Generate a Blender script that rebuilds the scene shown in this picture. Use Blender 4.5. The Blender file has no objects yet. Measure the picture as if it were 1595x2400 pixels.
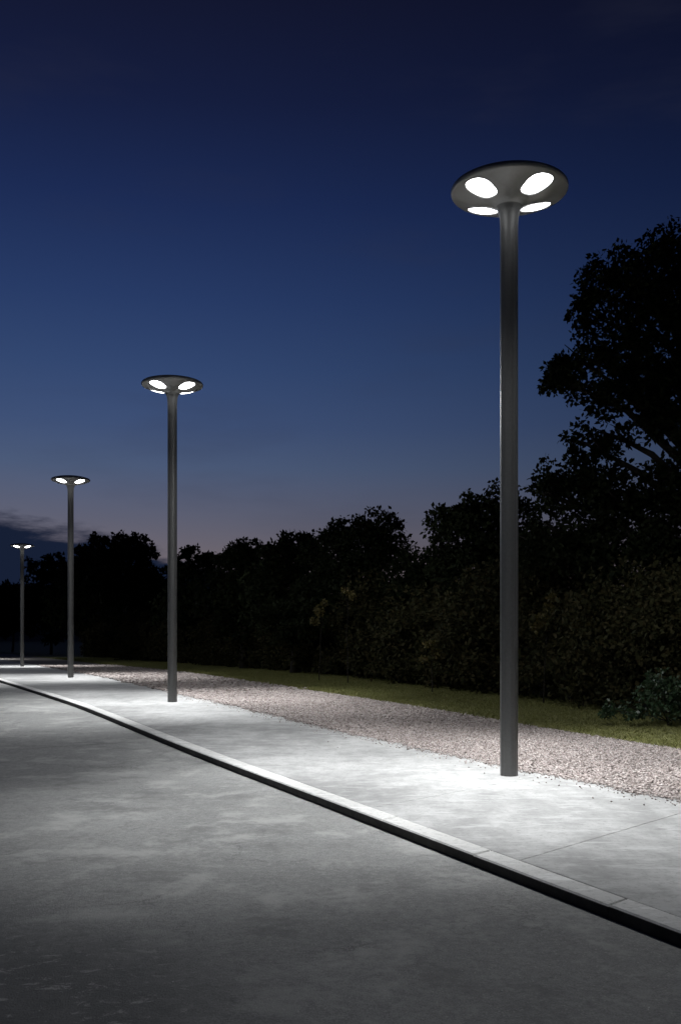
import bpy, math, random
import numpy as np

S = bpy.context.scene
COL = S.collection
rng = np.random.default_rng(7)

# ------------------------------------------------------------------ camera
F_PX, W_PX, H_PX, HORIZON = 2300.0, 1595.0, 2400.0, 1485.0
CAM_Z = 1.611
cam_data = bpy.data.cameras.new('camera')
cam_data.sensor_fit = 'VERTICAL'
cam_data.sensor_height = 36.0
cam_data.lens = F_PX / H_PX * 36.0
cam_data.shift_y = (HORIZON - H_PX / 2) / H_PX
cam_data.clip_start = 0.05
cam_data.clip_end = 6000
cam = bpy.data.objects.new('camera', cam_data)
COL.objects.link(cam)
cam.location = (0, 0, CAM_Z)
cam.rotation_euler = (math.radians(90), 0, 0)
S.camera = cam


def lin(r, g, b):
    f = lambda c: c / 12.92 if c <= 0.04045 else ((c + 0.055) / 1.055) ** 2.4
    return (f(r / 255), f(g / 255), f(b / 255), 1)


# ------------------------------------------------------------------ dusk sky
world = bpy.data.worlds.new('World')
S.world = world
world.use_nodes = True
wt = world.node_tree
wt.nodes.clear()


def N(nt, kind, **kw):
    n = nt.nodes.new(kind)
    for k, v in kw.items():
        setattr(n, k, v)
    return n


def L(nt, a, b):
    nt.links.new(a, b)


def ramp_node(nt, stops, interp='LINEAR'):
    n = nt.nodes.new('ShaderNodeValToRGB')
    cr = n.color_ramp
    cr.interpolation = interp
    while len(cr.elements) > 1:
        cr.elements.remove(cr.elements[-1])
    cr.elements[0].position = stops[0][0]
    cr.elements[0].color = stops[0][1]
    for p, c in stops[1:]:
        e = cr.elements.new(p)
        e.color = c
    return n


def math_node(nt, op, a=None, b=None, clamp=False):
    n = nt.nodes.new('ShaderNodeMath')
    n.operation = op
    n.use_clamp = clamp
    for i, v in enumerate((a, b)):
        if v is None:
            continue
        if isinstance(v, (int, float)):
            n.inputs[i].default_value = v
        else:
            nt.links.new(v, n.inputs[i])
    return n.outputs[0]


def noise_plain(nt, vec, scale, detail, rough):
    n = N(nt, 'ShaderNodeTexNoise')
    n.inputs['Scale'].default_value = scale
    n.inputs['Detail'].default_value = detail
    n.inputs['Roughness'].default_value = rough
    L(nt, vec, n.inputs['Vector'])
    return n.outputs['Fac']


tc = N(wt, 'ShaderNodeTexCoord')
sep = N(wt, 'ShaderNodeSeparateXYZ')
L(wt, tc.outputs['Generated'], sep.inputs[0])
SKY_AT = [(0.0, .91, (116, 101, 100)), (0.07, .91, (104, 96, 102)), (.115, .90, (87, 89, 106)), (.165, .87, (69, 83, 111)), (.205, .85, (57, 74, 109)),
          (.258, .81, (46, 65, 103)), (.32, .77, (36, 54, 94)), (.40, .685, (25, 39, 77)), (.475, .60, (19, 27, 57)), (.577, .52, (16, 18, 38)), (1.0, .35, (10, 11, 24))]
SKY = [(z_, tuple(c / f_ for c in lin(*rgb)[:3]) + (1,)) for z_, f_, rgb in SKY_AT]
sky_ramp = ramp_node(wt, SKY, 'EASE')
sky_ramp.color_ramp.interpolation = 'LINEAR'
L(wt, sep.outputs['Z'], sky_ramp.inputs[0])
# the afterglow lies in the west, where the road runs to: the sky dims away from it
glow_dir = N(wt, 'ShaderNodeVectorMath', operation='DOT_PRODUCT')
L(wt, tc.outputs['Generated'], glow_dir.inputs[0])
glow_dir.inputs[1].default_value = (-0.30, 0.954, 0.0)
half = math_node(wt, 'MULTIPLY', math_node(wt, 'ADD', glow_dir.outputs['Value'], 1.0), .5)
fall = math_node(wt, 'ADD', math_node(wt, 'MULTIPLY', math_node(wt, 'POWER', half, 8.0), .94), .15)
mulc = N(wt, 'ShaderNodeVectorMath', operation='SCALE')
L(wt, sky_ramp.outputs[0], mulc.inputs[0])
L(wt, fall, mulc.inputs['Scale'])
# a low bank of dark blue cloud on the left horizon with wisps over it, and faint streaks elsewhere
azim = math_node(wt, 'ARCTAN2', sep.outputs['X'], sep.outputs['Y'])
bank = ramp_node(wt, [(0.0, (.114,) * 3 + (1,)), (.30, (.112,) * 3 + (1,)), (.48, (.104,) * 3 + (1,)), (.62, (.082,) * 3 + (1,)), (.8, (.035,) * 3 + (1,)), (1.0, (.03,) * 3 + (1,))])
am = N(wt, 'ShaderNodeMapRange')
am.inputs['From Min'].default_value = -.5
am.inputs['From Max'].default_value = .05
L(wt, azim, am.inputs['Value'])
L(wt, am.outputs[0], bank.inputs[0])
cmap = N(wt, 'ShaderNodeMapping')
cmap.inputs['Scale'].default_value = (1, 1, 4.5)
L(wt, tc.outputs['Generated'], cmap.inputs['Vector'])
cn = noise_plain(wt, cmap.outputs[0], 7.0, 6, .6)
edge = math_node(wt, 'SUBTRACT', math_node(wt, 'ADD', bank.outputs[0], math_node(wt, 'MULTIPLY', math_node(wt, 'SUBTRACT', cn, .5), .10)), sep.outputs['Z'])
cl = N(wt, 'ShaderNodeMapRange')
cl.interpolation_type = 'SMOOTHSTEP'
cl.inputs['From Min'].default_value = -.010
cl.inputs['From Max'].default_value = .012
L(wt, edge, cl.inputs['Value'])
wisp_n = noise_plain(wt, cmap.outputs[0], 3.2, 5, .55)
ws = N(wt, 'ShaderNodeMapRange')
ws.interpolation_type = 'SMOOTHSTEP'
ws.inputs['From Min'].default_value = .52
ws.inputs['From Max'].default_value = .75
ws.inputs['To Max'].default_value = .16
L(wt, wisp_n, ws.inputs['Value'])
def wmix(fac, a, b):
    n = N(wt, 'ShaderNodeMix', data_type='RGBA')
    L(wt, fac, n.inputs[0])
    L(wt, a, n.inputs[6])
    n.inputs[7].default_value = b
    return n.outputs[2]
sky_col = wmix(ws.outputs[0], mulc.outputs[0], lin(48, 50, 66))
sky_col = wmix(cl.outputs[0], sky_col, lin(22, 31, 52))
bg = N(wt, 'ShaderNodeBackground')
bg.inputs['Strength'].default_value = 1.0
L(wt, sky_col, bg.inputs['Color'])
wo = N(wt, 'ShaderNodeOutputWorld')
L(wt, bg.outputs[0], wo.inputs['Surface'])

S.view_settings.view_transform = 'Standard'
S.view_settings.look = 'None'
S.view_settings.exposure = 0
S.view_settings.gamma = 1

# ------------------------------------------------------------------ ground shape
KY = np.array([-400, -50, 0, 6, 11.16, 21.16, 33.97, 55.5, 93, 142, 400, 3000.])
KZ = np.array([0, 0, 0, 0, 0, .139, .09, -.248, -.75, -1.3, -2.5, -6.])
_s = np.diff(KZ) / np.diff(KY)
_m = np.zeros(len(KY))
for _i in range(1, len(KY) - 1):
    if _s[_i - 1] * _s[_i] > 0:
        _m[_i] = 2 * _s[_i - 1] * _s[_i] / (_s[_i - 1] + _s[_i])


def ground_z(y):
    y = np.clip(np.asarray(y, float), KY[0], KY[-1])
    i = np.clip(np.searchsorted(KY, y) - 1, 0, len(KY) - 2)
    h = KY[i + 1] - KY[i]
    t = (y - KY[i]) / h
    return ((2 * t**3 - 3 * t**2 + 1) * KZ[i] + (t**3 - 2 * t**2 + t) * h * _m[i]
            + (-2 * t**3 + 3 * t**2) * KZ[i + 1] + (t**3 - t**2) * h * _m[i + 1])


DIR = np.array([-0.42099543, 0.90706276])     # the way the road runs
NRM = np.array([0.90706276, 0.42099543])      # to its right


def P(u, v, dz=0.0):
    u = np.asarray(u, float)
    v = np.asarray(v, float)
    x = u * DIR[0] + v * NRM[0]
    y = u * DIR[1] + v * NRM[1]
    return np.stack(np.broadcast_arrays(x, y, ground_z(y) + dz), -1)


def smooth(u, ks, vs):
    # interpolation softened over a few metres
    acc = 0
    for o in (-2, -1, 0, 1, 2):
        acc = acc + np.interp(np.asarray(u, float) + o * 0.8, ks, vs)
    return acc / 5


v_kerb = lambda u: smooth(u, [-30, 4, 11, 18, 33.6, 60, 120, 200], [3.885, 3.885, 3.88, 3.70, 3.40, 3.1, 2.6, 2])
v_conc = lambda u: smooth(u, [-30, 7.3, 9.6, 12, 14.4, 17, 25, 40, 58, 120, 200], [7.15, 7.02, 6.86, 6.78, 6.62, 6.51, 6.6, 7.2, 8.3, 10.4, 12])
v_grav = lambda u: smooth(u, [-30, 10.5, 13.7, 19.9, 30, 55, 107, 200], [10.5, 10.05, 9.8, 9.93, 10.47, 12.5, 15.1, 19])
v_gras = lambda u: smooth(u, [-30, 12.4, 17, 26, 44, 60, 110, 200], [12.0, 12.0, 12.1, 13.3, 15.4, 16.5, 19.5, 24])
KERB_W, KERB_H = 0.21, 0.074


def at(px, py, depth):
    return np.array([(px - W_PX / 2) / F_PX * depth, depth, CAM_Z + (HORIZON - py) / F_PX * depth])


# ------------------------------------------------------------------ helpers
def mesh_obj(name, verts, faces, mat, parent=None, smooth_shade=False):
    me = bpy.data.meshes.new(name)
    if isinstance(faces, np.ndarray):
        nf, k = faces.shape
        me.vertices.add(len(verts))
        me.vertices.foreach_set('co', np.asarray(verts, np.float32).ravel())
        me.loops.add(nf * k)
        me.loops.foreach_set('vertex_index', faces.astype(np.int32).ravel())
        me.polygons.add(nf)
        me.polygons.foreach_set('loop_start', np.arange(0, nf * k, k, dtype=np.int32))
        me.polygons.foreach_set('loop_total', np.full(nf, k, np.int32))
        me.update(calc_edges=True)
    else:
        me.from_pydata([tuple(map(float, v)) for v in verts], [], [tuple(map(int, f)) for f in faces])
        me.update()
    if smooth_shade:
        me.polygons.foreach_set('use_smooth', np.ones(len(me.polygons), bool))
    if mat:
        me.materials.append(mat)
    o = bpy.data.objects.new(name, me)
    COL.objects.link(o)
    if parent:
        o.parent = parent
    return o


def empty(name, loc=(0, 0, 0), rz=0):
    o = bpy.data.objects.new(name, None)
    COL.objects.link(o)
    o.location = tuple(map(float, loc))
    o.rotation_euler = (0, 0, rz)
    return o


def tag(o, label=None, cat=None, group=None, kind=None):
    if label: o['label'] = label
    if cat: o['category'] = cat
    if group: o['group'] = group
    if kind: o['kind'] = kind
    return o


def grid_faces(nu, nv):
    i, j = np.meshgrid(np.arange(nu - 1), np.arange(nv - 1), indexing='ij')
    a = i * nv + j
    return np.stack([a, a + nv, a + nv + 1, a + 1], -1).reshape(-1, 4)[:, ::-1]


def tube(path, radii, seg=8, cap=True):
    path = np.asarray(path, float)
    n = len(path)
    V, Fc = [], []
    for i in range(n):
        t = path[min(i + 1, n - 1)] - path[max(i - 1, 0)]
        t = t / (np.linalg.norm(t) + 1e-9)
        a = np.cross(t, [0, 1, 0] if abs(t[1]) < .9 else [1, 0, 0])
        a /= np.linalg.norm(a)
        b = np.cross(t, a)
        for k in range(seg):
            th = 2 * math.pi * k / seg
            V.append(path[i] + radii[i] * (math.cos(th) * a + math.sin(th) * b))
    for i in range(n - 1):
        for k in range(seg):
            k2 = (k + 1) % seg
            Fc.append((i * seg + k, i * seg + k2, (i + 1) * seg + k2, (i + 1) * seg + k))
    if cap:
        Fc.append(tuple(range((n - 1) * seg, n * seg)))
        Fc.append(tuple(range(seg))[::-1])
    return V, Fc


def join_parts(parts):
    V, Fc = [], []
    for v, f in parts:
        o = len(V)
        V += list(v)
        Fc += [tuple(i + o for i in q) for q in f]
    return V, Fc


# ------------------------------------------------------------------ materials
def new_mat(name):
    m = bpy.data.materials.new(name)
    m.use_nodes = True
    nt = m.node_tree
    return m, nt, nt.nodes['Principled BSDF']


def noise(nt, vec, scale, detail=4, rough=.55, dist=0.0):
    n = N(nt, 'ShaderNodeTexNoise')
    n.inputs['Scale'].default_value = scale
    n.inputs['Detail'].default_value = detail
    n.inputs['Roughness'].default_value = rough
    n.inputs['Distortion'].default_value = dist
    if vec is not None:
        L(nt, vec, n.inputs['Vector'])
    return n.outputs['Fac']


def mixc(nt, fac, a, b, blend='MIX'):
    n = N(nt, 'ShaderNodeMix', data_type='RGBA', blend_type=blend)
    for sock, v in ((n.inputs[0], fac), (n.inputs[6], a), (n.inputs[7], b)):
        if isinstance(v, (int, float)):
            sock.default_value = v
        elif isinstance(v, tuple):
            sock.default_value = v
        else:
            L(nt, v, sock)
    return n.outputs[2]


def sstep(nt, val, a, b, lo=0.0, hi=1.0):
    n = N(nt, 'ShaderNodeMapRange')
    n.interpolation_type = 'SMOOTHSTEP'
    n.inputs['From Min'].default_value = a
    n.inputs['From Max'].default_value = b
    n.inputs['To Min'].default_value = lo
    n.inputs['To Max'].default_value = hi
    L(nt, val, n.inputs['Value'])
    return n.outputs[0]


def bump(nt, bsdf, height, strength, dist):
    b = N(nt, 'ShaderNodeBump')
    b.inputs['Strength'].default_value = strength
    b.inputs['Distance'].default_value = dist
    L(nt, height, b.inputs['Height'])
    L(nt, b.outputs[0], bsdf.inputs['Normal'])


def world_vec(nt, rot=0.0, scale=(1, 1, 1)):
    g = N(nt, 'ShaderNodeNewGeometry')
    mp = N(nt, 'ShaderNodeMapping')
    mp.inputs['Rotation'].default_value = (0, 0, rot)
    mp.inputs['Scale'].default_value = scale
    L(nt, g.outputs['Position'], mp.inputs['Vector'])
    return mp.outputs[0]


def concrete(name, base, var, tint=(1, .995, .98)):
    m, nt, b = new_mat(name)
    v = world_vec(nt)
    big = noise(nt, v, .55, 5, .62, .6)
    mid = noise(nt, v, 3.2, 5, .65, .3)
    streak = noise(nt, world_vec(nt, math.radians(25), (4.0, 1.0, 1)), 1.3, 4, .6)
    fine = noise(nt, v, 70, 3, .6)
    pit = noise(nt, v, 28, 2, .5)
    c1 = tuple(base * (1 - var) * t for t in tint) + (1,)
    c2 = tuple(base * (1 + var) * t for t in tint) + (1,)
    f = math_node(nt, 'ADD', math_node(nt, 'MULTIPLY', big, .5), math_node(nt, 'MULTIPLY', mid, .3))
    f = math_node(nt, 'ADD', f, math_node(nt, 'MULTIPLY', streak, .2))
    col = mixc(nt, sstep(nt, f, .38, .62), c1, c2)
    col = mixc(nt, sstep(nt, fine, .3, .75, 0, .22), col, (base * .72, base * .71, base * .68, 1))
    stain = sstep(nt, noise(nt, v, 1.1, 6, .7, 1.0), .58, .74, 0, .30)
    col = mixc(nt, stain, col, (base * .62, base * .62, base * .56, 1))
    col = mixc(nt, sstep(nt, pit, .70, .76, 0, .5), col, (base * .5, base * .5, base * .47, 1))
    speck = noise(nt, v, 17, 6, .8)
    col = mixc(nt, sstep(nt, speck, .50, .62, 0, .55), col, (base * .60, base * .60, base * .57, 1))
    col = mixc(nt, sstep(nt, noise(nt, world_vec(nt, math.radians(-24), (1.0, 3.2, 1)), 2.1, 6, .75, .5), .52, .64, 0, .55), col, (base * 1.42, base * 1.42, base * 1.40, 1))
    col = mixc(nt, sstep(nt, noise(nt, v, 6.5, 4, .6, 2.0), .66, .72, 0, .45), col, (base * .52, base * .51, base * .46, 1))
    L(nt, col, b.inputs['Base Color'])
    b.inputs['Roughness'].default_value = .72
    b.inputs['Specular IOR Level'].default_value = .35
    h = math_node(nt, 'ADD', math_node(nt, 'MULTIPLY', fine, .5), math_node(nt, 'MULTIPLY', mid, 1.0))
    bump(nt, b, h, .35, .006)
    return m


MAT = {}
MAT['slab'] = concrete('pavement_concrete', .42, .28)
MAT['kerb'] = concrete('kerb_concrete', .70, .06, (1, .99, .96))


def road_mat():
    m, nt, b = new_mat('worn_asphalt')
    v = world_vec(nt)
    big = noise(nt, v, .35, 5, .6, .7)
    mid = noise(nt, v, 2.4, 6, .68, .4)
    fine = noise(nt, v, 95, 4, .7)
    grain = noise(nt, v, 34, 4, .7)
    col = mixc(nt, sstep(nt, big, .33, .66), (.26, .262, .255, 1), (.38, .381, .37, 1))
    col = mixc(nt, sstep(nt, mid, .42, .66, 0, .55), col, (.345, .34, .325, 1))
    col = mixc(nt, sstep(nt, fine, .38, .68, 0, .6), col, (.105, .105, .102, 1))
    col = mixc(nt, sstep(nt, grain, .50, .70, 0, .55), col, (.36, .355, .34, 1))
    agg = N(nt, 'ShaderNodeTexVoronoi')
    agg.inputs['Scale'].default_value = 75
    L(nt, v, agg.inputs['Vector'])
    sepc = N(nt, 'ShaderNodeSeparateColor')
    L(nt, agg.outputs['Color'], sepc.inputs[0])
    chip = math_node(nt, 'MULTIPLY', sstep(nt, sepc.outputs[0], .86, .93), sstep(nt, agg.outputs['Distance'], .30, .5, 1, 0))
    col = mixc(nt, math_node(nt, 'MULTIPLY', chip, .65), col, (.48, .47, .45, 1))
    mott = noise(nt, v, 14, 6, .78)
    col = mixc(nt, sstep(nt, mott, .47, .60, 0, .3), col, (.46, .455, .44, 1))
    col = mixc(nt, sstep(nt, noise(nt, v, 22, 5, .8, .5), .52, .62, 0, .38), col, (.13, .13, .127, 1))
    col = mixc(nt, sstep(nt, noise(nt, v, 1.5, 9, .70, .12), .50, .64, 0, .60), col, (.50, .495, .475, 1))
    col = mixc(nt, sstep(nt, noise(nt, v, 1.2, 9, .72, .15), .53, .66, 0, .55), col, (.15, .15, .146, 1))
    oil = sstep(nt, noise(nt, v, .8, 7, .68, .25), .56, .70, 0, .45)
    col = mixc(nt, oil, col, (.10, .10, .098, 1))
    # pale scuffs in a worn, ravelled patch
    g = N(nt, 'ShaderNodeVectorMath', operation='DISTANCE')
    geo = N(nt, 'ShaderNodeNewGeometry')
    L(nt, geo.outputs['Position'], g.inputs[0])
    g.inputs[1].default_value = (-1.75, 4.3, -.09)
    patch = sstep(nt, math_node(nt, 'ADD', g.outputs['Value'], math_node(nt, 'MULTIPLY', mid, 1.2)), 1.2, 2.4, 1, 0)
    ravel = sstep(nt, noise(nt, world_vec(nt, math.radians(-32), (1, 1.5, 1)), 9, 8, .8, .6), .55, .62)
    col = mixc(nt, math_node(nt, 'MULTIPLY', patch, .72), col, (.072, .073, .072, 1))
    col = mixc(nt, math_node(nt, 'MULTIPLY', math_node(nt, 'MULTIPLY', patch, ravel), .9), col, (.42, .41, .39, 1))
    # cracks
    vo = N(nt, 'ShaderNodeTexVoronoi', feature='DISTANCE_TO_EDGE')
    vo.inputs['Scale'].default_value = .55
    wv = N(nt, 'ShaderNodeVectorMath', operation='ADD')
    nz = N(nt, 'ShaderNodeTexNoise')
    nz.inputs['Scale'].default_value = 2.2
    nz.inputs['Detail'].default_value = 6
    nz.inputs['Roughness'].default_value = .7
    L(nt, v, nz.inputs['Vector'])
    sc = N(nt, 'ShaderNodeVectorMath', operation='SCALE')
    sc.inputs['Scale'].default_value = .9
    L(nt, nz.outputs['Color'], sc.inputs[0])
    L(nt, v, wv.inputs[0])
    L(nt, sc.outputs[0], wv.inputs[1])
    L(nt, wv.outputs[0], vo.inputs['Vector'])
    crack = sstep(nt, vo.outputs['Distance'], .002, .010, 1, 0)
    crack = math_node(nt, 'MULTIPLY', crack, sstep(nt, noise(nt, v, .9, 3, .5), .50, .62))
    col = mixc(nt, math_node(nt, 'MULTIPLY', crack, .30), col, (.04, .04, .04, 1))
    L(nt, col, b.inputs['Base Color'])
    b.inputs['Roughness'].default_value = .68
    b.inputs['Specular IOR Level'].default_value = .4
    h = math_node(nt, 'ADD', math_node(nt, 'MULTIPLY', grain, .8), fine)
    h = math_node(nt, 'ADD', h, math_node(nt, 'MULTIPLY', crack, -.5))
    h = math_node(nt, 'ADD', h, math_node(nt, 'MULTIPLY', mid, 1.0))
    bump(nt, b, h, .8, .008)
    return m


MAT['road'] = road_mat()


def simple(name, colr, rough=.7, metallic=0.0, var=.25, scale=6.0, spec=.4):
    m, nt, b = new_mat(name)
    v = world_vec(nt)
    n1 = noise(nt, v, scale, 4)
    lo = tuple(c * (1 - var) for c in colr) + (1,)
    hi = tuple(c * (1 + var) for c in colr) + (1,)
    L(nt, mixc(nt, sstep(nt, n1, .3, .7), lo, hi), b.inputs['Base Color'])
    b.inputs['Roughness'].default_value = rough
    b.inputs['Metallic'].default_value = metallic
    b.inputs['Specular IOR Level'].default_value = spec
    return m


def islands(name, cols, rough=.55, spec=.35, transl=0.0):
    """colour drawn for each loose piece (leaf, blade, stone)"""
    m, nt, b = new_mat(name)
    g = N(nt, 'ShaderNodeNewGeometry')
    k = len(cols)
    r = ramp_node(nt, [(i / max(1, k - 1), tuple(c) + (1,)) for i, c in enumerate(cols)])
    L(nt, g.outputs['Random Per Island'], r.inputs[0])
    L(nt, r.outputs[0], b.inputs['Base Color'])
    b.inputs['Roughness'].default_value = rough
    b.inputs['Specular IOR Level'].default_value = spec
    if transl:
        tr = N(nt, 'ShaderNodeBsdfTranslucent')
        L(nt, r.outputs[0], tr.inputs['Color'])
        mx = N(nt, 'ShaderNodeMixShader')
        mx.inputs[0].default_value = transl
        L(nt, b.outputs[0], mx.inputs[1])
        L(nt, tr.outputs[0], mx.inputs[2])
        L(nt, mx.outputs[0], nt.nodes['Material Output'].inputs['Surface'])
    return m


MAT['pole'] = simple('graphite_metallic_paint', (.145, .145, .142), .36, .6, .05, 30, .5)
MAT['kerb_face_shade'] = simple('kerb_shade_black', (.040, .037, .035), .65, 0, .3, 9, .25)  # shade on the kerb's front, put into the colour
MAT['head'] = simple('light_graphite_paint', (.27, .27, .265), .42, .35, .04, 30, .5)
MAT['gap_black'] = simple('shade_and_joint_black', (.025, .025, .025), .5, 0, .1)  # painted shadow line of the lens openings, also the dark bed under joints
MAT['sand'] = simple('gravel_bed_sand', (.27, .245, .225), .95, 0, .25, 25)
MAT['stones'] = islands('pale_pink_gravel', [(.24, .20, .185), (.44, .38, .355), (.53, .465, .44), (.36, .31, .29), (.60, .55, .525), (.47, .395, .37), (.20, .17, .155), (.52, .46, .44)], .75, .3)
MAT['grit'] = islands('pale_grit', [(.6, .59, .56), (.82, .81, .79), (.75, .74, .7)], .18, 1.0)
MAT['blades'] = islands('lawn_blades', [(.15, .165, .05), (.21, .215, .075), (.25, .24, .095), (.17, .185, .058)], .6, .25, .25)
MAT['soil'] = simple('rough_grass_ground', (.17, .17, .065), .95, 0, .35, 3)
MAT['bark'] = simple('tree_bark', (.025, .021, .017), .9, 0, .3, 12)
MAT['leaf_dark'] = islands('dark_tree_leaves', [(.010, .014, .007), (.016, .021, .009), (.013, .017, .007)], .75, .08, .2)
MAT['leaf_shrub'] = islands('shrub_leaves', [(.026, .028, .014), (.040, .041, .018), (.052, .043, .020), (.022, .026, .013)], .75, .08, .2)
MAT['leaf_bush'] = islands('glossy_bush_leaves', [(.028, .055, .028), (.045, .08, .042), (.032, .065, .032), (.09, .115, .07)], .4, .45, .2)
MAT['leaf_yellow'] = islands('yellowing_leaves', [(.10, .085, .03), (.16, .13, .045), (.08, .075, .026), (.13, .09, .034)], .6, .3, .3)


def hill_mat():
    m, nt, b = new_mat('blue_grey_scree')
    v = world_vec(nt)
    col = mixc(nt, sstep(nt, noise(nt, v, .012, 6, .6), .35, .65), (.10, .12, .13, 1), (.17, .19, .20, 1))
    L(nt, col, b.inputs['Base Color'])
    b.inputs['Roughness'].default_value = 1.0
    b.inputs['Specular IOR Level'].default_value = 0
    return m


MAT['hill'] = hill_mat()


def lens_mat():
    m, nt, b = new_mat('lit_opal_lens')
    b.inputs['Base Color'].default_value = (.9, .9, .9, 1)
    b.inputs['Emission Color'].default_value = (.97, .985, 1.0, 1)
    b.inputs['Emission Strength'].default_value = 15.0
    return m


MAT['lens'] = lens_mat()

# ------------------------------------------------------------------ setting
# ground sheet: under the paved strips it lies lower, beyond the gravel it is the surface
us = np.concatenate([[-300, -120, -60, -30, -15], np.arange(-8, 70, 1.5), np.arange(72, 140, 4), [150, 180, 220, 300, 450, 700, 1100, 1700, 2600]])
gv = []
for u in us:
    vg = float(v_grav(min(u, 190)))
    gv.append(np.array([-1600, -500, -150, -60, -45, -30, 0, 3, vg - .25, vg - .02, vg + .5, vg + 2, vg + 5, vg + 10, vg + 20, vg + 40, vg + 100, vg + 300, vg + 900, vg + 2400]))
gv = np.array(gv)
gz = np.full(gv.shape, .012)
gz[:, 5:9] = -.25
gz[:, :5] = -.12
V = P(us[:, None], gv, 0)
V[..., 2] += gz
ground = mesh_obj('ground', V.reshape(-1, 3), grid_faces(*gv.shape), MAT['soil'])
tag(ground, kind='structure')

# road
ur = np.concatenate([np.arange(-30, 70, 1.0), np.arange(70, 191, 4)])
vr = np.array([-40, -30, -20, -12, -8, -5, -3, -1, 1, 2, 3])
VV = np.stack([np.broadcast_to(v, ur.shape) for v in vr] + [v_kerb(ur) + .06], 1)
V = P(ur[:, None], VV, -KERB_H)
road = mesh_obj('road', V.reshape(-1, 3), grid_faces(*VV.shape), MAT['road'], smooth_shade=True)
tag(road, kind='structure')


def prism_uv(quads_u, quads_v, z_top, z_bot, bevel=.008):
    """a slab from outline points in road coordinates (anticlockwise from above), top edge bevelled"""
    qu, qv = np.asarray(quads_u, float), np.asarray(quads_v, float)
    cu, cv = qu.mean(), qv.mean()
    n = len(qu)
    nxt, prv = np.roll(np.arange(n), -1), np.roll(np.arange(n), 1)
    # inset corner by bevel, along both edges
    e1 = np.stack([qu[nxt] - qu, qv[nxt] - qv], 1)
    e0 = np.stack([qu[prv] - qu, qv[prv] - qv], 1)
    e1 /= np.linalg.norm(e1, axis=1)[:, None]
    e0 /= np.linalg.norm(e0, axis=1)[:, None]
    s = np.abs(e0[:, 0] * e1[:, 1] - e0[:, 1] * e1[:, 0])
    straight = s < .05
    ins = (e0 + e1) * (bevel / np.maximum(s, .05))[:, None]
    nrm = np.stack([-e1[:, 1], e1[:, 0]], 1)
    tocen = np.stack([cu - qu, cv - qv], 1)
    sg = np.sign((nrm * tocen).sum(1))[:, None]
    ins = np.where(straight[:, None], nrm * sg * bevel, ins)
    top = P(qu + ins[:, 0], qv + ins[:, 1], z_top)
    sh = P(qu, qv, z_top - bevel)
    bot = P(qu, qv, z_bot)
    V = np.concatenate([top, sh, bot])
    F = [tuple(range(n))]
    for i in range(n):
        j = (i + 1) % n
        F.append((i, n + i, n + j, j))
        F.append((n + i, 2 * n + i, 2 * n + j, n + j))
    return V, F


def fix_normals(o):
    import bmesh
    bm = bmesh.new()
    bm.from_mesh(o.data)
    bmesh.ops.recalc_face_normals(bm, faces=bm.faces)
    bm.to_mesh(o.data)
    bm.free()


# kerb: a mortar bed carrying single stones
uk = np.arange(-10, 150, 1.0)
VV = np.stack([v_kerb(uk) + .03, v_kerb(uk) + KERB_W - .012], 1)
kerb = mesh_obj('kerb', P(uk[:, None], VV, -.03).reshape(-1, 3), grid_faces(*VV.shape), MAT['gap_black'])
tag(kerb, kind='structure')
GAP = .006
step = 1.465
u0 = 4.6 - 6 * step
k = 0
while u0 + k * step < 130:
    a, b = u0 + k * step + GAP / 2, u0 + (k + 1) * step - GAP / 2
    sk = .075
    dz = rng.uniform(-.002, .002)
    qu = [a, b, b + sk, a + sk]
    qv = [float(v_kerb(a)), float(v_kerb(b)), float(v_kerb(b)) + KERB_W - GAP, float(v_kerb(a)) + KERB_W - GAP]
    V, Fc = prism_uv(qu, qv, .004 + dz, -KERB_H - .1, .012)
    o = mesh_obj('kerb_stone', V, Fc, MAT['kerb'], kerb)
    fix_normals(o)
    # added near-black strip that paints the shade of its front face
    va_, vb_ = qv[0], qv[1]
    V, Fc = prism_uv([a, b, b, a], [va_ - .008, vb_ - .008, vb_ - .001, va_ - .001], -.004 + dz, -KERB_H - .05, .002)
    o2 = mesh_obj('kerb_face_shade', V, Fc, MAT['kerb_face_shade'], o)
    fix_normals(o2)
    k += 1

# pavement: a bed carrying cast slabs
up = np.arange(-10, 150, 1.0)
VV = np.stack([v_kerb(up) + KERB_W - .01, v_conc(up) + .02], 1)
pave = mesh_obj('pavement', P(up[:, None], VV, -.05).reshape(-1, 3), grid_faces(*VV.shape), MAT['gap_black'])
tag(pave, kind='structure')
SKEW = .386
step = 2.33
u0 = 5.79 - 4 * step
k = 0
while u0 + k * step < 128:
    a, b = u0 + k * step + (.006 if k == 4 else .0025), u0 + (k + 1) * step - (.006 if k == 3 else .0025)
    qu, qv = [], []
    nn = 4
    for t in np.linspace(a, b, nn):
        qu.append(t)
        qv.append(float(v_kerb(t)) + KERB_W)
    va, vb = float(v_kerb(a)) + KERB_W, float(v_conc(b))
    for t in np.linspace(b, a, nn):
        w = float(v_conc(t + .386 * 2.7)) - 4.1
        qu.append(t + SKEW * w)
        qv.append(4.1 + w)
    V, Fc = prism_uv(qu, qv, rng.uniform(-.002, .002), -.12, .004)
    o = mesh_obj('slab', V, Fc, MAT['slab'], pave)
    fix_normals(o)
    k += 1

# gravel strip: sand bed and loose stones
ug = np.arange(-10, 150, 1.0)
VV = np.stack([v_conc(ug) - .02, v_conc(ug) + .4, .5 * (v_conc(ug) + v_grav(ug)), v_grav(ug) + .05], 1)
gb = mesh_obj('gravel_bed', P(ug[:, None], VV, -.022).reshape(-1, 3), grid_faces(*VV.shape), MAT['sand'])
tag(gb, kind='structure')

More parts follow.
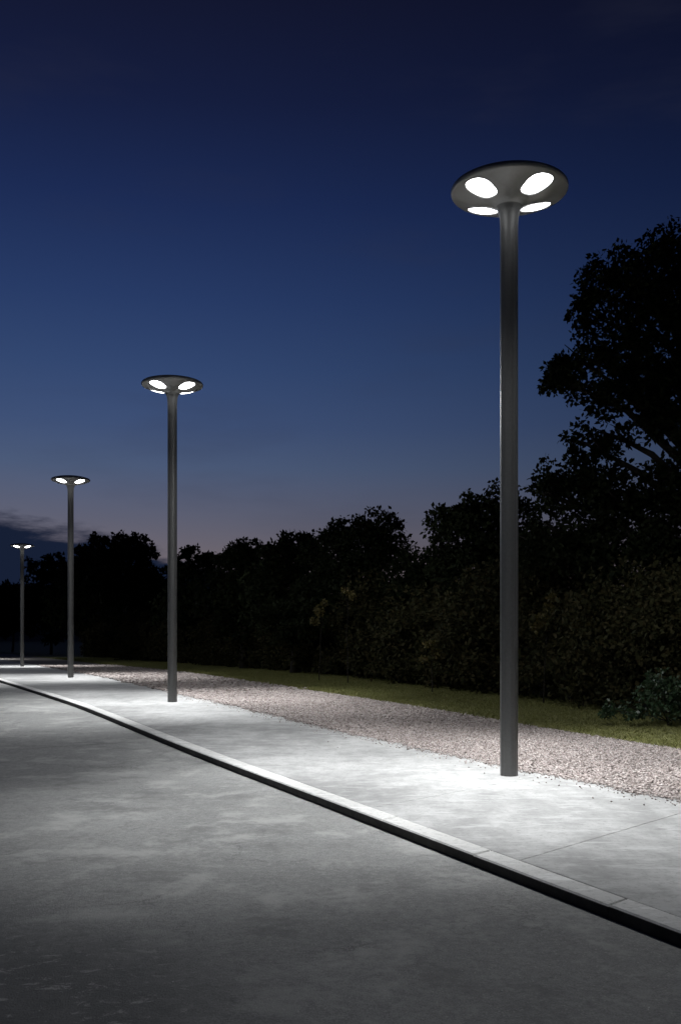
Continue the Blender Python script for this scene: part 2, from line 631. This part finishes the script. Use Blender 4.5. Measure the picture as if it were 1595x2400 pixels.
t_ = (1 + 5 ** .5) / 2
ICO_V = np.array([(-1, t_, 0), (1, t_, 0), (-1, -t_, 0), (1, -t_, 0), (0, -1, t_), (0, 1, t_), (0, -1, -t_), (0, 1, -t_), (t_, 0, -1), (t_, 0, 1), (-t_, 0, -1), (-t_, 0, 1)]) / math.sqrt(1 + t_ * t_)
ICO_F = np.array([(0, 11, 5), (0, 5, 1), (0, 1, 7), (0, 7, 10), (0, 10, 11), (1, 5, 9), (5, 11, 4), (11, 10, 2), (10, 7, 6), (7, 1, 8), (3, 9, 4), (3, 4, 2), (3, 2, 6), (3, 6, 8), (3, 8, 9), (4, 9, 5), (2, 4, 11), (6, 2, 10), (8, 6, 7), (9, 8, 1)])


def pebbles(name, pos, size, mat, flat=1.0):
    n = len(pos)
    ang = rng.uniform(0, 2 * math.pi, n)
    sc = np.stack([rng.uniform(.7, 1.35, n), rng.uniform(.7, 1.1, n), rng.uniform(.45, .8, n) * flat], 1) * size[:, None]
    v = ICO_V[None] * (1 + rng.uniform(-.22, .22, (n, 12, 1)))
    v = v * sc[:, None, :]
    tl = rng.uniform(-.5, .5, n)
    c, s = np.cos(tl)[:, None], np.sin(tl)[:, None]
    x, y, z = v[..., 0], v[..., 1], v[..., 2]
    x, z = x * c - z * s, x * s + z * c
    c, s = np.cos(ang)[:, None], np.sin(ang)[:, None]
    v = np.stack([x * c - y * s, x * s + y * c, z], -1) + pos[:, None, :]
    f = ICO_F[None] + (np.arange(n) * 12)[:, None, None]
    return mesh_obj(name, v.reshape(-1, 3), f.reshape(-1, 3), mat)


def scatter_gravel(u_a, u_b, n, smin, smax):
    u = rng.uniform(u_a, u_b, n)
    t = rng.uniform(0, 1, n)
    va = v_conc(u) - .07 + .05 * np.sin(u * 3.1) + .04 * np.sin(u * 7.7 + 1) + .05 * rng.normal(size=n)
    vb = v_grav(u) + .05 * rng.normal(size=n)
    v = va + t * (vb - va)
    s = rng.uniform(smin, smax, n) * rng.choice([.7, 1, 1, 1.35], n)
    p = P(u, v, 0)
    p[:, 2] += np.where(v < v_conc(u) + .01, .004, -.014) + s * .35 + rng.uniform(0, .008, n)
    return p, s


pa, sa = scatter_gravel(6.5, 14, 44000, .008, .016)
pb, sb = scatter_gravel(14, 24, 32000, .011, .022)
pc, sc_ = scatter_gravel(24, 60, 20000, .024, .045)
# strays on the edge of the slabs
us_ = rng.uniform(7, 24, 1500)
pd = P(us_, v_conc(us_) - .03 - rng.exponential(.11, 1500), .005)
pe, se = scatter_gravel(0, 6.5, 16000, .011, .022)
gr = pebbles('gravel', np.concatenate([pe, pa, pb, pc, pd]), np.concatenate([se, sa, sb, sc_, rng.uniform(.005, .014, 1500)]), MAT['stones'])
tag(gr, 'pale pinkish loose gravel strip between the concrete pavement and the lawn', 'gravel', kind='stuff')

# grit on the road
n1, n2 = 120, 70
ug_ = np.concatenate([rng.uniform(1.5, 8, n1), rng.normal(4.0, .7, n2)])
vg_ = np.concatenate([rng.uniform(-1.5, 3.7, n1), rng.normal(3.0, .45, n2)])
keep = vg_ < v_kerb(ug_) - .06
ug_, vg_ = ug_[keep], vg_[keep]
sz = rng.uniform(.0028, .006, len(ug_))
pg = P(ug_, vg_, -KERB_H)
pg[:, 2] += sz * .5
tag(pebbles('grit', pg, sz, MAT['grit'], .2), 'tiny pale grit specks scattered over the dark road', 'grit', kind='stuff')

# lawn
nb = 260000
u = 3 + (95 - 3) * rng.uniform(0, 1, nb) ** 1.7
e = rng.uniform(0, 1, nb)
va, vb = v_grav(u) - .06, v_gras(u) + 1.6
v = va + e * (vb - va) + .05 * rng.normal(size=nb) * (e < .05)
base = P(u, v, .0)
hh = rng.uniform(.022, .05, nb) * (1 + .012 * u) * np.where(e < .04, 1.4, 1)
ww = rng.uniform(.004, .008, nb) * (1 + .05 * u)
th = rng.uniform(0, 2 * math.pi, nb)
lean = rng.normal(0, .9, (nb, 2)) * hh[:, None]
side = np.stack([np.cos(th) * ww, np.sin(th) * ww, 0 * ww], 1)
tip = base + np.stack([lean[:, 0], lean[:, 1], hh], 1)
V = np.stack([base - side, base + side, tip], 1).reshape(-1, 3)
lawn = mesh_obj('lawn_grass', V, np.arange(nb * 3).reshape(-1, 3), MAT['blades'])
tag(lawn, 'narrow mown green lawn between the gravel and the dark shrubs', 'grass', kind='stuff')

# hills on the horizon
xs = np.linspace(-900, 700, 130)
rows = []
for q, (yy, f) in enumerate([(560, 0), (590, .25), (620, .55), (650, .85), (675, 1.0), (720, .8), (800, .3)]):
    base_h = np.interp(xs, [-900, -420, -300, -215, -150, -100, 0, 200, 700], [40, 46, 44, 42, 40, 36, 30, 26, 24])
    nzz = sum(a * np.sin(xs * w + p + q * .5) for a, w, p in [(4, .021, 1), (2.2, .053, 2), (1.3, .11, .4), (.7, .23, 3)])
    rows.append(np.stack([xs, np.full_like(xs, yy), -4 + f * (base_h + nzz)], 1))
V = np.array(rows)
hills = mesh_obj('hills', V.reshape(-1, 3), grid_faces(len(rows), len(xs))[:, ::-1], MAT['hill'], smooth_shade=True)
tag(hills, kind='structure')

# ------------------------------------------------------------------ street lamps
POLE_R = .101


def under_z(r):
    """height of the head's underside over the radius: the pole flares out into a shallow dish"""
    return np.interp(r, [.101, .104, .112, .128, .150, .185, .24, .62, .645, .657],
                     [6.24, 6.34, 6.42, 6.485, 6.53, 6.56, 6.582, 6.676, 6.692, 6.712])


def revolve(prof, seg=72):
    V, Fc = [], []
    for r, zz in prof:
        for k in range(seg):
            a = 2 * math.pi * k / seg
            V.append((r * math.cos(a), r * math.sin(a), zz))
    n = len(prof)
    for i in range(n - 1):
        for k in range(seg):
            k2 = (k + 1) % seg
            Fc.append((i * seg + k, i * seg + k2, (i + 1) * seg + k2, (i + 1) * seg + k))
    Fc.append(tuple((n - 1) * seg + k for k in range(seg)))
    return V, Fc


def lens_pt(t):
    """the opening's outline, a drop that is blunt toward the pole (p along the diagonal, q across), as seen along angle t from its middle"""
    best = None
    c, s = math.cos(t), math.sin(t)
    a_ = .178
    b_ = .150
    n_ = 2.05 if c > 0 else 2.9
    wd = 1 + .17 * c
    r = 1.0 / ((abs(c) / a_) ** n_ + (abs(s) / (b_ * wd)) ** n_) ** (1 / n_)
    return (.425 + r * c, r * s)


def sector_hit(t):
    """where a ray from the opening's middle leaves the quarter of the underside"""
    c, s = math.cos(t), math.sin(t)
    lo, hi = .02, 1.0
    inside = lambda d: (.150 <= math.hypot(.425 + d * c, d * s) <= .632) and abs(d * s) <= (.425 + d * c) + 1e-9
    d = .02
    while inside(d):
        d += .004
    lo, hi = d - .004, d
    for _ in range(30):
        m = (lo + hi) / 2
        if inside(m):
            lo = m
        else:
            hi = m
    return (.425 + lo * c, lo * s)


def soffit_z(p, q):
    """underside of the head: a dish, swelling into four ribs between the lenses"""
    r = math.hypot(p, q)
    phi = math.atan2(q, p)
    base_z = float(np.interp(r, [.15, .17, .20, .24, .30, .56, .60, .62, .632], [6.525, 6.545, 6.565, 6.582, 6.599, 6.665, 6.674, 6.677, 6.680]))
    t = min(1, max(0, (r - .15) / .48))
    return base_z - .044 * (math.sin(2 * phi) ** 4) * math.sin(math.pi * t) ** 1.0


LAMP_BEAMS = [(2100.0, 60.5, 16.8), (680.0, 98.0, 53.0)]     # watts, cone, tilt


def make_lamp():
    root = empty('street_lamp')
    # shaft with ten shallow flutes that run out under the head
    V, Fc = [], []
    seg = 120
    lev = [(-.05, 1), (3.0, 1), (5.9, 1), (6.1, .55), (6.236, 0)]
    for zz, k_ in lev:
        for q in range(seg):
            th = 2 * math.pi * q / seg
            r = POLE_R - .0050 * k_ * (.5 - .5 * math.cos(10 * th + 1.1)) ** 1.4
            V.append((r * math.cos(th), r * math.sin(th), zz))
    for i in range(len(lev) - 1):
        for q in range(seg):
            q2 = (q + 1) % seg
            Fc.append((i * seg + q, i * seg + q2, (i + 1) * seg + q2, (i + 1) * seg + q))
    mesh_obj('pole', V, Fc, MAT['pole'], root, True)
    # flare: a turned collar that carries on the pole
    fl = [(.101, 6.236), (.101, 6.25), (.1012, 6.28), (.102, 6.31), (.1035, 6.345), (.106, 6.38), (.110, 6.415), (.116, 6.447), (.1235, 6.474), (.1325, 6.497), (.142, 6.514), (.150, 6.525)]
    V, Fc = revolve(fl, 72)
    head = mesh_obj('lamp_head', V, Fc[:-1], MAT['pole'], root, True)
    # canopy: rim and shallow dome
    rim = [(.630, 6.680), (.642, 6.684), (.653, 6.695), (.658, 6.709), (.659, 6.722), (.655, 6.736), (.644, 6.751), (.62, 6.765), (.58, 6.779), (.48, 6.806), (.34, 6.831), (.2, 6.846), (.08, 6.852)]
    V, Fc = revolve(rim, 72)
    mesh_obj('canopy', V, Fc, MAT['head'], head, True)
    n_ray = 56
    for d4 in range(4):
        a = math.radians(45 + 90 * d4)
        ca, sa_ = math.cos(a), math.sin(a)

        def w(p, q, dz):
            x, y = p * ca - q * sa_, p * sa_ + q * ca
            return (x, y, float(soffit_z(p, q)) + dz)
        # a quarter of the underside with its lens opening; ribs run between the quarters
        angs = list(np.linspace(0, 2 * math.pi, n_ray, endpoint=False))
        for cr_, sg in ((.150, 1), (.150, -1), (.632, 1), (.632, -1)):
            angs.append(math.atan2(sg * cr_ * math.sin(math.pi / 4), cr_ * math.cos(math.pi / 4) - .425) % (2 * math.pi))
        angs = sorted(set(round(t, 6) for t in angs))
        n_a = len(angs)
        inner = [lens_pt(t) for t in angs]
        outer = [sector_hit(t) for t in angs]
        steps = 9
        V, Fc = [], []
        for r in range(steps + 1):
            f = r / steps
            for (p0, q0), (p1, q1) in zip(inner, outer):
                V.append(w(p0 + (p1 - p0) * f, q0 + (q1 - q0) * f, 0))
        for r in range(steps):
            for k in range(n_a):
                k2 = (k + 1) % n_a
                Fc.append((r * n_a + k, (r + 1) * n_a + k, (r + 1) * n_a + k2, r * n_a + k2))
        sf = mesh_obj('soffit', V, Fc, MAT['head'], head, True)
        # walls of the opening, coloured black as the shadow line round the lens
        V = [w(p, q, -.003) for p, q in inner] + [w(p, q, .03) for p, q in inner]
        Fc = [(k, (k + 1) % n_a, n_a + (k + 1) % n_a, n_a + k) for k in range(n_a)]
        mesh_obj('opening_shade', V, Fc, MAT['gap_black'], head)
        # slightly domed opal lens, set back in the opening
        V, Fc = [], []
        rings = [(1.0, .020), (.97, .010), (.86, .001), (.65, -.008), (.4, -.013), (.18, -.015)]
        for f, dz in rings:
            for p, q in inner:
                V.append(w(.425 + (p - .425) * f, q * f, dz))
        for r in range(len(rings) - 1):
            for k in range(n_a):
                k2 = (k + 1) % n_a
                Fc.append((r * n_a + k, (r + 1) * n_a + k, (r + 1) * n_a + k2, r * n_a + k2)[::-1])
        Fc.append(tuple((len(rings) - 1) * n_a + k for k in range(n_a)))
        mesh_obj('lens', V, Fc, MAT['lens'], head, True)
        # its light
        # a main beam and a weak wide spill, both thrown outward, away from the pole
        for watts, cone, tilt in LAMP_BEAMS:
            ld = bpy.data.lights.new('lens_light', 'SPOT')
            ld.energy = watts
            ld.color = (.965, .985, 1.0)
            ld.spot_size = math.radians(cone)
            ld.spot_blend = 1.0
            ld.shadow_soft_size = .11
            lo = bpy.data.objects.new('lens_light', ld)
            COL.objects.link(lo)
            lo.parent = head
            lo.location = (.425 * ca, .425 * sa_, float(under_z(.425)) - .16)
            lo.rotation_euler = (0, math.radians(-tilt), a)
    return root


def copy_tree(o, parent=None):
    c = o.copy()
    COL.objects.link(c)
    c.parent = parent
    for ch in list(o.children):
        copy_tree(ch, c)
    return c


LAMPS = [((1.914, 11.16), 'nearest and tallest grey street lamp with four lit lenses in its round head'),
         ((-3.62, 21.16), 'second street lamp from the right, mid-sized, standing in a bright pool of light'),
         ((-9.325, 33.964), 'third street lamp from the right, its slim post before the dark treeline'),
         ((-17.98, 55.5), 'smallest and farthest street lamp at the left edge before the blue cloud bank'),
         ((-34.0, 90.0), 'street lamp beyond the left edge lighting the far end of the pavement')]
proto = make_lamp()
for i, ((x, y), lab) in enumerate(LAMPS):
    o = proto if i == 0 else copy_tree(proto)
    o.location = (x, y, float(ground_z(y)))
    o.rotation_euler = (0, 0, -math.atan2(x, y))
    o.scale = (1, 1, 1.018 if i else .99)   # the farther posts are a touch taller
    tag(o, lab, 'street lamp', 'street lamps along the pavement')

# ------------------------------------------------------------------ plants
def leaves(centers, spread, per, size, flat=.75):
    """leaf blades around clump centres: four corners each, folded along the rib"""
    n = len(centers) * per
    c = np.repeat(centers, per, 0)
    sp = np.repeat(spread, per)[:, None]
    d = rng.normal(size=(n, 3))
    d *= (rng.uniform(0, 1, (n, 1)) ** .45) / np.linalg.norm(d, axis=1)[:, None]
    d[:, 2] *= flat
    p = c + d * sp
    ax = rng.normal(size=(n, 3)) + d * .8
    ax[:, 2] -= .25
    ax /= np.linalg.norm(ax, axis=1)[:, None]
    sd = np.cross(ax, rng.normal(size=(n, 3)))
    sd /= np.linalg.norm(sd, axis=1)[:, None]
    nm = np.cross(ax, sd)
    ln = size * rng.uniform(.65, 1.3, (n, 1))
    wd = ln * rng.uniform(.24, .36, (n, 1))
    mid = p + ax * ln * .45 + nm * ln * .08
    V = np.stack([p, mid + sd * wd - nm * ln * .12, p + ax * ln, mid - sd * wd - nm * ln * .12], 1)
    return V.reshape(-1, 3), np.arange(n * 4).reshape(-1, 4)


def crown_points(lobes, density, inner=.35):
    """clump centres through and over ellipsoid lobes"""
    C, Sp = [], []
    for (c, r) in lobes:
        r = np.asarray(r, float)
        n = max(10, int(density * (r[0] * r[2]) ** 1.0))
        d = rng.normal(size=(n, 3))
        d /= np.linalg.norm(d, axis=1)[:, None]
        rad = np.where(rng.uniform(0, 1, n) < inner, rng.uniform(.15, .8, n), rng.uniform(.78, 1.04, n))
        rad = rad * (1 + .14 * rng.normal(size=n) * (rad > .7))
        C.append(np.asarray(c) + d * r * rad[:, None])
        Sp.append(np.full(n, .30 * (r.prod() ** (1 / 3)) ** .5))
    return np.concatenate(C), np.concatenate(Sp)


def plant(name, label, cat, base, lobes, mat, leaf, density, per, trunk_r, group=None, crown='crown', spread_k=1.0, trunk='trunk'):
    """lobes in world coordinates; the thing's Empty stands at the trunk's foot"""
    base = np.asarray(base, float)
    root = empty(name, base)
    rel = [(np.asarray(c) - base, r) for c, r in lobes]
    top = max(rel, key=lambda l: l[0][2])[0]
    parts = []
    hgt = top[2]
    pts = [np.array([0, 0, -.1])]
    for t in (.15, .35, .55, .75, 1.0):
        q = np.array([top[0] * t ** 1.6, top[1] * t, hgt * t]) + rng.normal(0, .03 * hgt * .3, 3) * [1, 1, 0]
        pts.append(q)
    parts.append(tube(pts, [trunk_r * k for k in (1.25, 1, .82, .62, .42, .15)], 8))
    for c, r in rel:
        if np.allclose(c, top):
            continue
        hz = max(.12 * hgt, c[2] - .9 * np.hypot(c[0], c[1]) * .6 - .3)
        tt = min(.95, hz / hgt)
        st = np.array([top[0] * tt ** 1.6, top[1] * tt, hgt * tt])
        m = (st + c) / 2 + [0, 0, .08 * np.linalg.norm(c - st)] + rng.normal(0, .05, 3)
        rr_ = trunk_r * (.55 - .3 * tt)
        parts.append(tube([st, m, c], [rr_, rr_ * .65, rr_ * .2], 6))
        for _ in range(3):
            d = rng.normal(size=3)
            d[2] = abs(d[2]) * .6
            d /= np.linalg.norm(d)
            parts.append(tube([m * .4 + c * .6, c + d * np.asarray(r) * .85], [rr_ * .4, rr_ * .08], 5))
    V, Fc = join_parts(parts)
    mesh_obj(trunk, V, Fc, MAT['bark'], root, True)
    C, Sp = crown_points(rel, density)
    C = C[C[:, 2] > .08]
    Sp = Sp[:len(C)]
    V, Fc = leaves(C, Sp * spread_k, per, leaf)
    V[:, 2] = np.maximum(V[:, 2], .01)
    mesh_obj(crown, V, Fc, mat, root)
    tag(root, label, cat, group)
    return root


def px_lobes(spec, depth):
    """(image x, image y, radius) at a depth -> lobes with their own depth spread"""
    out = []
    for i, q in enumerate(spec):
        px, py, r = q[:3]
        dd = (q[3] if len(q) > 3 else float(rng.uniform(-.5, .5))) * r / F_PX * depth
        R = r / F_PX * depth
        c = at(px, py, depth)
        # keep the place in depth behind the shrubs, spread a little
        c = c + np.array([0, dd, 0])
        out.append((c, (R, R * 1.05, R * .92)))
    return out


TREES = [
    # name, label, depth, trunk px, lobes, leaf size, per clump
    ('broadleaf_tree', 'tallest dark tree filling the right edge, its ragged crown against the blue sky', 20.5, 1660, [
        (1585, 610, 92), (1475, 665, 82), (1395, 672, 55), (1375, 725, 48), (1560, 760, 105), (1450, 790, 95), (1345, 850, 58), (1312, 885, 40), (1400, 900, 75), (1530, 900, 100),
        (1372, 1035, 50), (1432, 1015, 46), (1520, 985, 50), (1610, 950, 95), (1330, 1130, 66), (1280, 1150, 42), (1410, 1160, 90), (1520, 1170, 100), (1610, 1120, 100), (1690, 800, 150), (1720, 1050, 160),
        (1350, 1260, 110), (1480, 1290, 120), (1600, 1300, 130), (1270, 1270, 80)], .125, 46),
    ('broadleaf_tree', 'rounded dark tree just behind the nearest lamp post, lower than the tall tree', 27, 1140, [
        (1140, 1195, 62), (1085, 1215, 48), (1040, 1222, 34), (1190, 1225, 60), (1110, 1290, 95), (1200, 1310, 95), (1050, 1300, 60), (1130, 1390, 110), (1240, 1390, 100)], .14, 42),
    ('broadleaf_tree', 'small low dark tree in the dip left of the rounded tree', 31, 985, [
        (985, 1318, 46), (955, 1335, 42), (1020, 1335, 44), (990, 1400, 75), (930, 1410, 70)], .14, 40),
    ('broadleaf_tree', 'broad domed dark tree between the two nearest lamp posts', 34, 850, [
        (885, 1240, 54), (830, 1252, 52), (785, 1262, 48), (905, 1290, 48), (850, 1320, 90), (770, 1330, 75), (830, 1410, 100), (740, 1420, 80)], .15, 42),
    ('broadleaf_tree', 'dark tree with a bumpy crown left of the broad domed tree', 38, 690, [
        (695, 1282, 48), (655, 1295, 42), (735, 1292, 42), (690, 1350, 80), (640, 1370, 70), (680, 1430, 90)], .17, 40),
    ('broadleaf_tree', 'low dark tree midway along the treeline, right of the second lamp', 47, 570, [
        (580, 1302, 44), (545, 1312, 40), (615, 1320, 40), (575, 1370, 75), (530, 1400, 70), (600, 1430, 80)], .2, 40),
    ('broadleaf_tree', 'dark tree with its crown right beside the second lamp post', 64, 465, [
        (465, 1318, 38), (430, 1330, 36), (500, 1330, 36), (455, 1380, 66), (500, 1410, 66), (430, 1430, 70)], .26, 40),
    ('broadleaf_tree', 'dark tree with a rounded top between the second and third lamp', 88, 310, [
        (300, 1278, 42), (265, 1300, 40), (335, 1298, 36), (300, 1345, 70), (350, 1365, 50), (250, 1380, 60), (320, 1420, 80), (380, 1400, 50)], .34, 40),
    ('broadleaf_tree', 'dark tree just right of the third lamp post, its top flat', 106, 220, [
        (225, 1290, 34), (195, 1300, 30), (215, 1345, 52), (180, 1370, 48), (210, 1420, 70), (150, 1430, 50)], .4, 38),
    ('broadleaf_tree', 'dark tree left of the third lamp post, standing before the blue cloud bank', 130, 120, [
        (125, 1328, 34), (95, 1345, 32), (150, 1350, 32), (115, 1395, 52), (75, 1410, 45), (120, 1450, 60)], .48, 38),
    ('broadleaf_tree', 'low far dark tree at the left edge behind the farthest lamp', 155, 30, [
        (35, 1395, 34), (5, 1400, 34), (60, 1405, 32), (30, 1445, 50), (-20, 1445, 50)], .56, 38),
]
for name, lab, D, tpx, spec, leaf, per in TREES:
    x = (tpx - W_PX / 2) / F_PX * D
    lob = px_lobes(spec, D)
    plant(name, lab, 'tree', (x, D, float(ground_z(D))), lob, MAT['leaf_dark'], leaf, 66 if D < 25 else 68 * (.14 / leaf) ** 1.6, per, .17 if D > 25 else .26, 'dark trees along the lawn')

# shrubs lining the lawn
SHRUB_NAMES = [
    'dark leafy shrub at the right edge under the tall tree',
    'dark shrub right of the nearest lamp post, under the tall tree',
    'dark shrub directly behind the nearest lamp post',
    'dark shrub just left of the nearest lamp post',
    'dark shrub below the small low tree in the dip',
    'dark shrub below the broad domed tree',
    'dark shrub left of the broad domed tree',
    'dark shrub midway between the two nearest lamp posts',
    'dark shrub below the low tree midway along the treeline',
    'dark shrub right of the second lamp post',
    'dark shrub directly behind the second lamp post',
    'dark shrub left of the second lamp post',
    'dark shrub between the second and the third lamp',
    'dark shrub beside the third lamp post',
    'dark far shrub between the third and the farthest lamp',
    'dark far shrub behind the farthest lamp',
    'last dark shrub at the left edge of the treeline']
SHRUB_U = [13.2, 15.6, 18.2, 21, 24, 27.2, 30.6, 34.4, 38.5, 43, 48, 54, 61, 69, 78, 90, 104]
for i, (lab, u) in enumerate(zip(SHRUB_NAMES, SHRUB_U)):
    r = 1.25 + .013 * u
    v = float(v_gras(u)) + r * .95
    b = P(u, v, 0)
    hgt = rng.uniform(2.3, 3.1) + .01 * u
    wide = (SHRUB_U[min(i + 1, 16)] - SHRUB_U[max(i - 1, 0)]) * .36
    lob = []
    for q in range(7):
        du = rng.uniform(-.75, .75) * wide
        dv = rng.uniform(-.5, .6) * r
        zz = rng.uniform(.25, .82) * hgt
        rr_ = rng.uniform(.55, .8) * r
        pp = P(u + du, v + dv, 0)
        lob.append((pp + [0, 0, max(zz, rr_ * .7)], (rr_ * 1.1, rr_, rr_ * .9)))
    for du in (-.6, 0, .6):
        pp = P(u + du * wide, v - .1, 0)
        lob.append((pp + [0, 0, .55], (r * .8, r * .8, .6)))
    plant('shrub', lab, 'shrub', b, lob, MAT['leaf_shrub'], .085 + .0018 * u, 60, 34, .05, 'dark shrubs along the lawn', 'foliage', 1.0, 'stems')

# the low bush at the right edge, catching the lamp light
lob = px_lobes([(1530, 1640, 42, 0), (1585, 1620, 48, .1), (1480, 1660, 24, 0), (1560, 1675, 36, -.2), (1610, 1665, 45, 0), (1425, 1668, 14, 0), (1545, 1590, 26, .4)], 16.2)
plant('low_bush', 'small glossy green bush at the right edge of the lawn', 'bush', P(12.4, 11.7, 0), lob, MAT['leaf_bush'], .075, 210, 22, .02, None, 'foliage', .7, 'stems')

# yellowing saplings in front of the shrubs
for lab, px, D, spec in [
    ('yellowing sapling in front of the shrubs left of the nearest lamp, lower one', 1012, 24.5, [(1008, 1508, 13), (1022, 1530, 10), (995, 1545, 8)]),
    ('yellowing sapling in front of the shrubs midway between the two nearest lamps', 748, 31, [(745, 1432, 12), (758, 1415, 8), (738, 1455, 9)]),
    ('yellowing sapling just right of the nearest lamp post', 1272, 20.5, [(1272, 1450, 18), (1285, 1425, 12), (1262, 1470, 12), (1290, 1400, 8)]),
    ('ochre leaved sapling second to the right of the nearest lamp post', 1365, 19.6, [(1350, 1468, 14), (1382, 1462, 12), (1368, 1478, 12)]),
    ('thin yellowing sapling below the broad domed tree', 815, 29, [(812, 1385, 10), (824, 1398, 8)]),
]:
    x = (px - W_PX / 2) / F_PX * D
    lob = px_lobes(spec, D)
    plant('sapling', lab, 'sapling', (x, D, float(ground_z(D))), lob, MAT['leaf_yellow'], .085, 900, 9, .014, 'yellowing saplings', 'foliage', .45, 'stem')
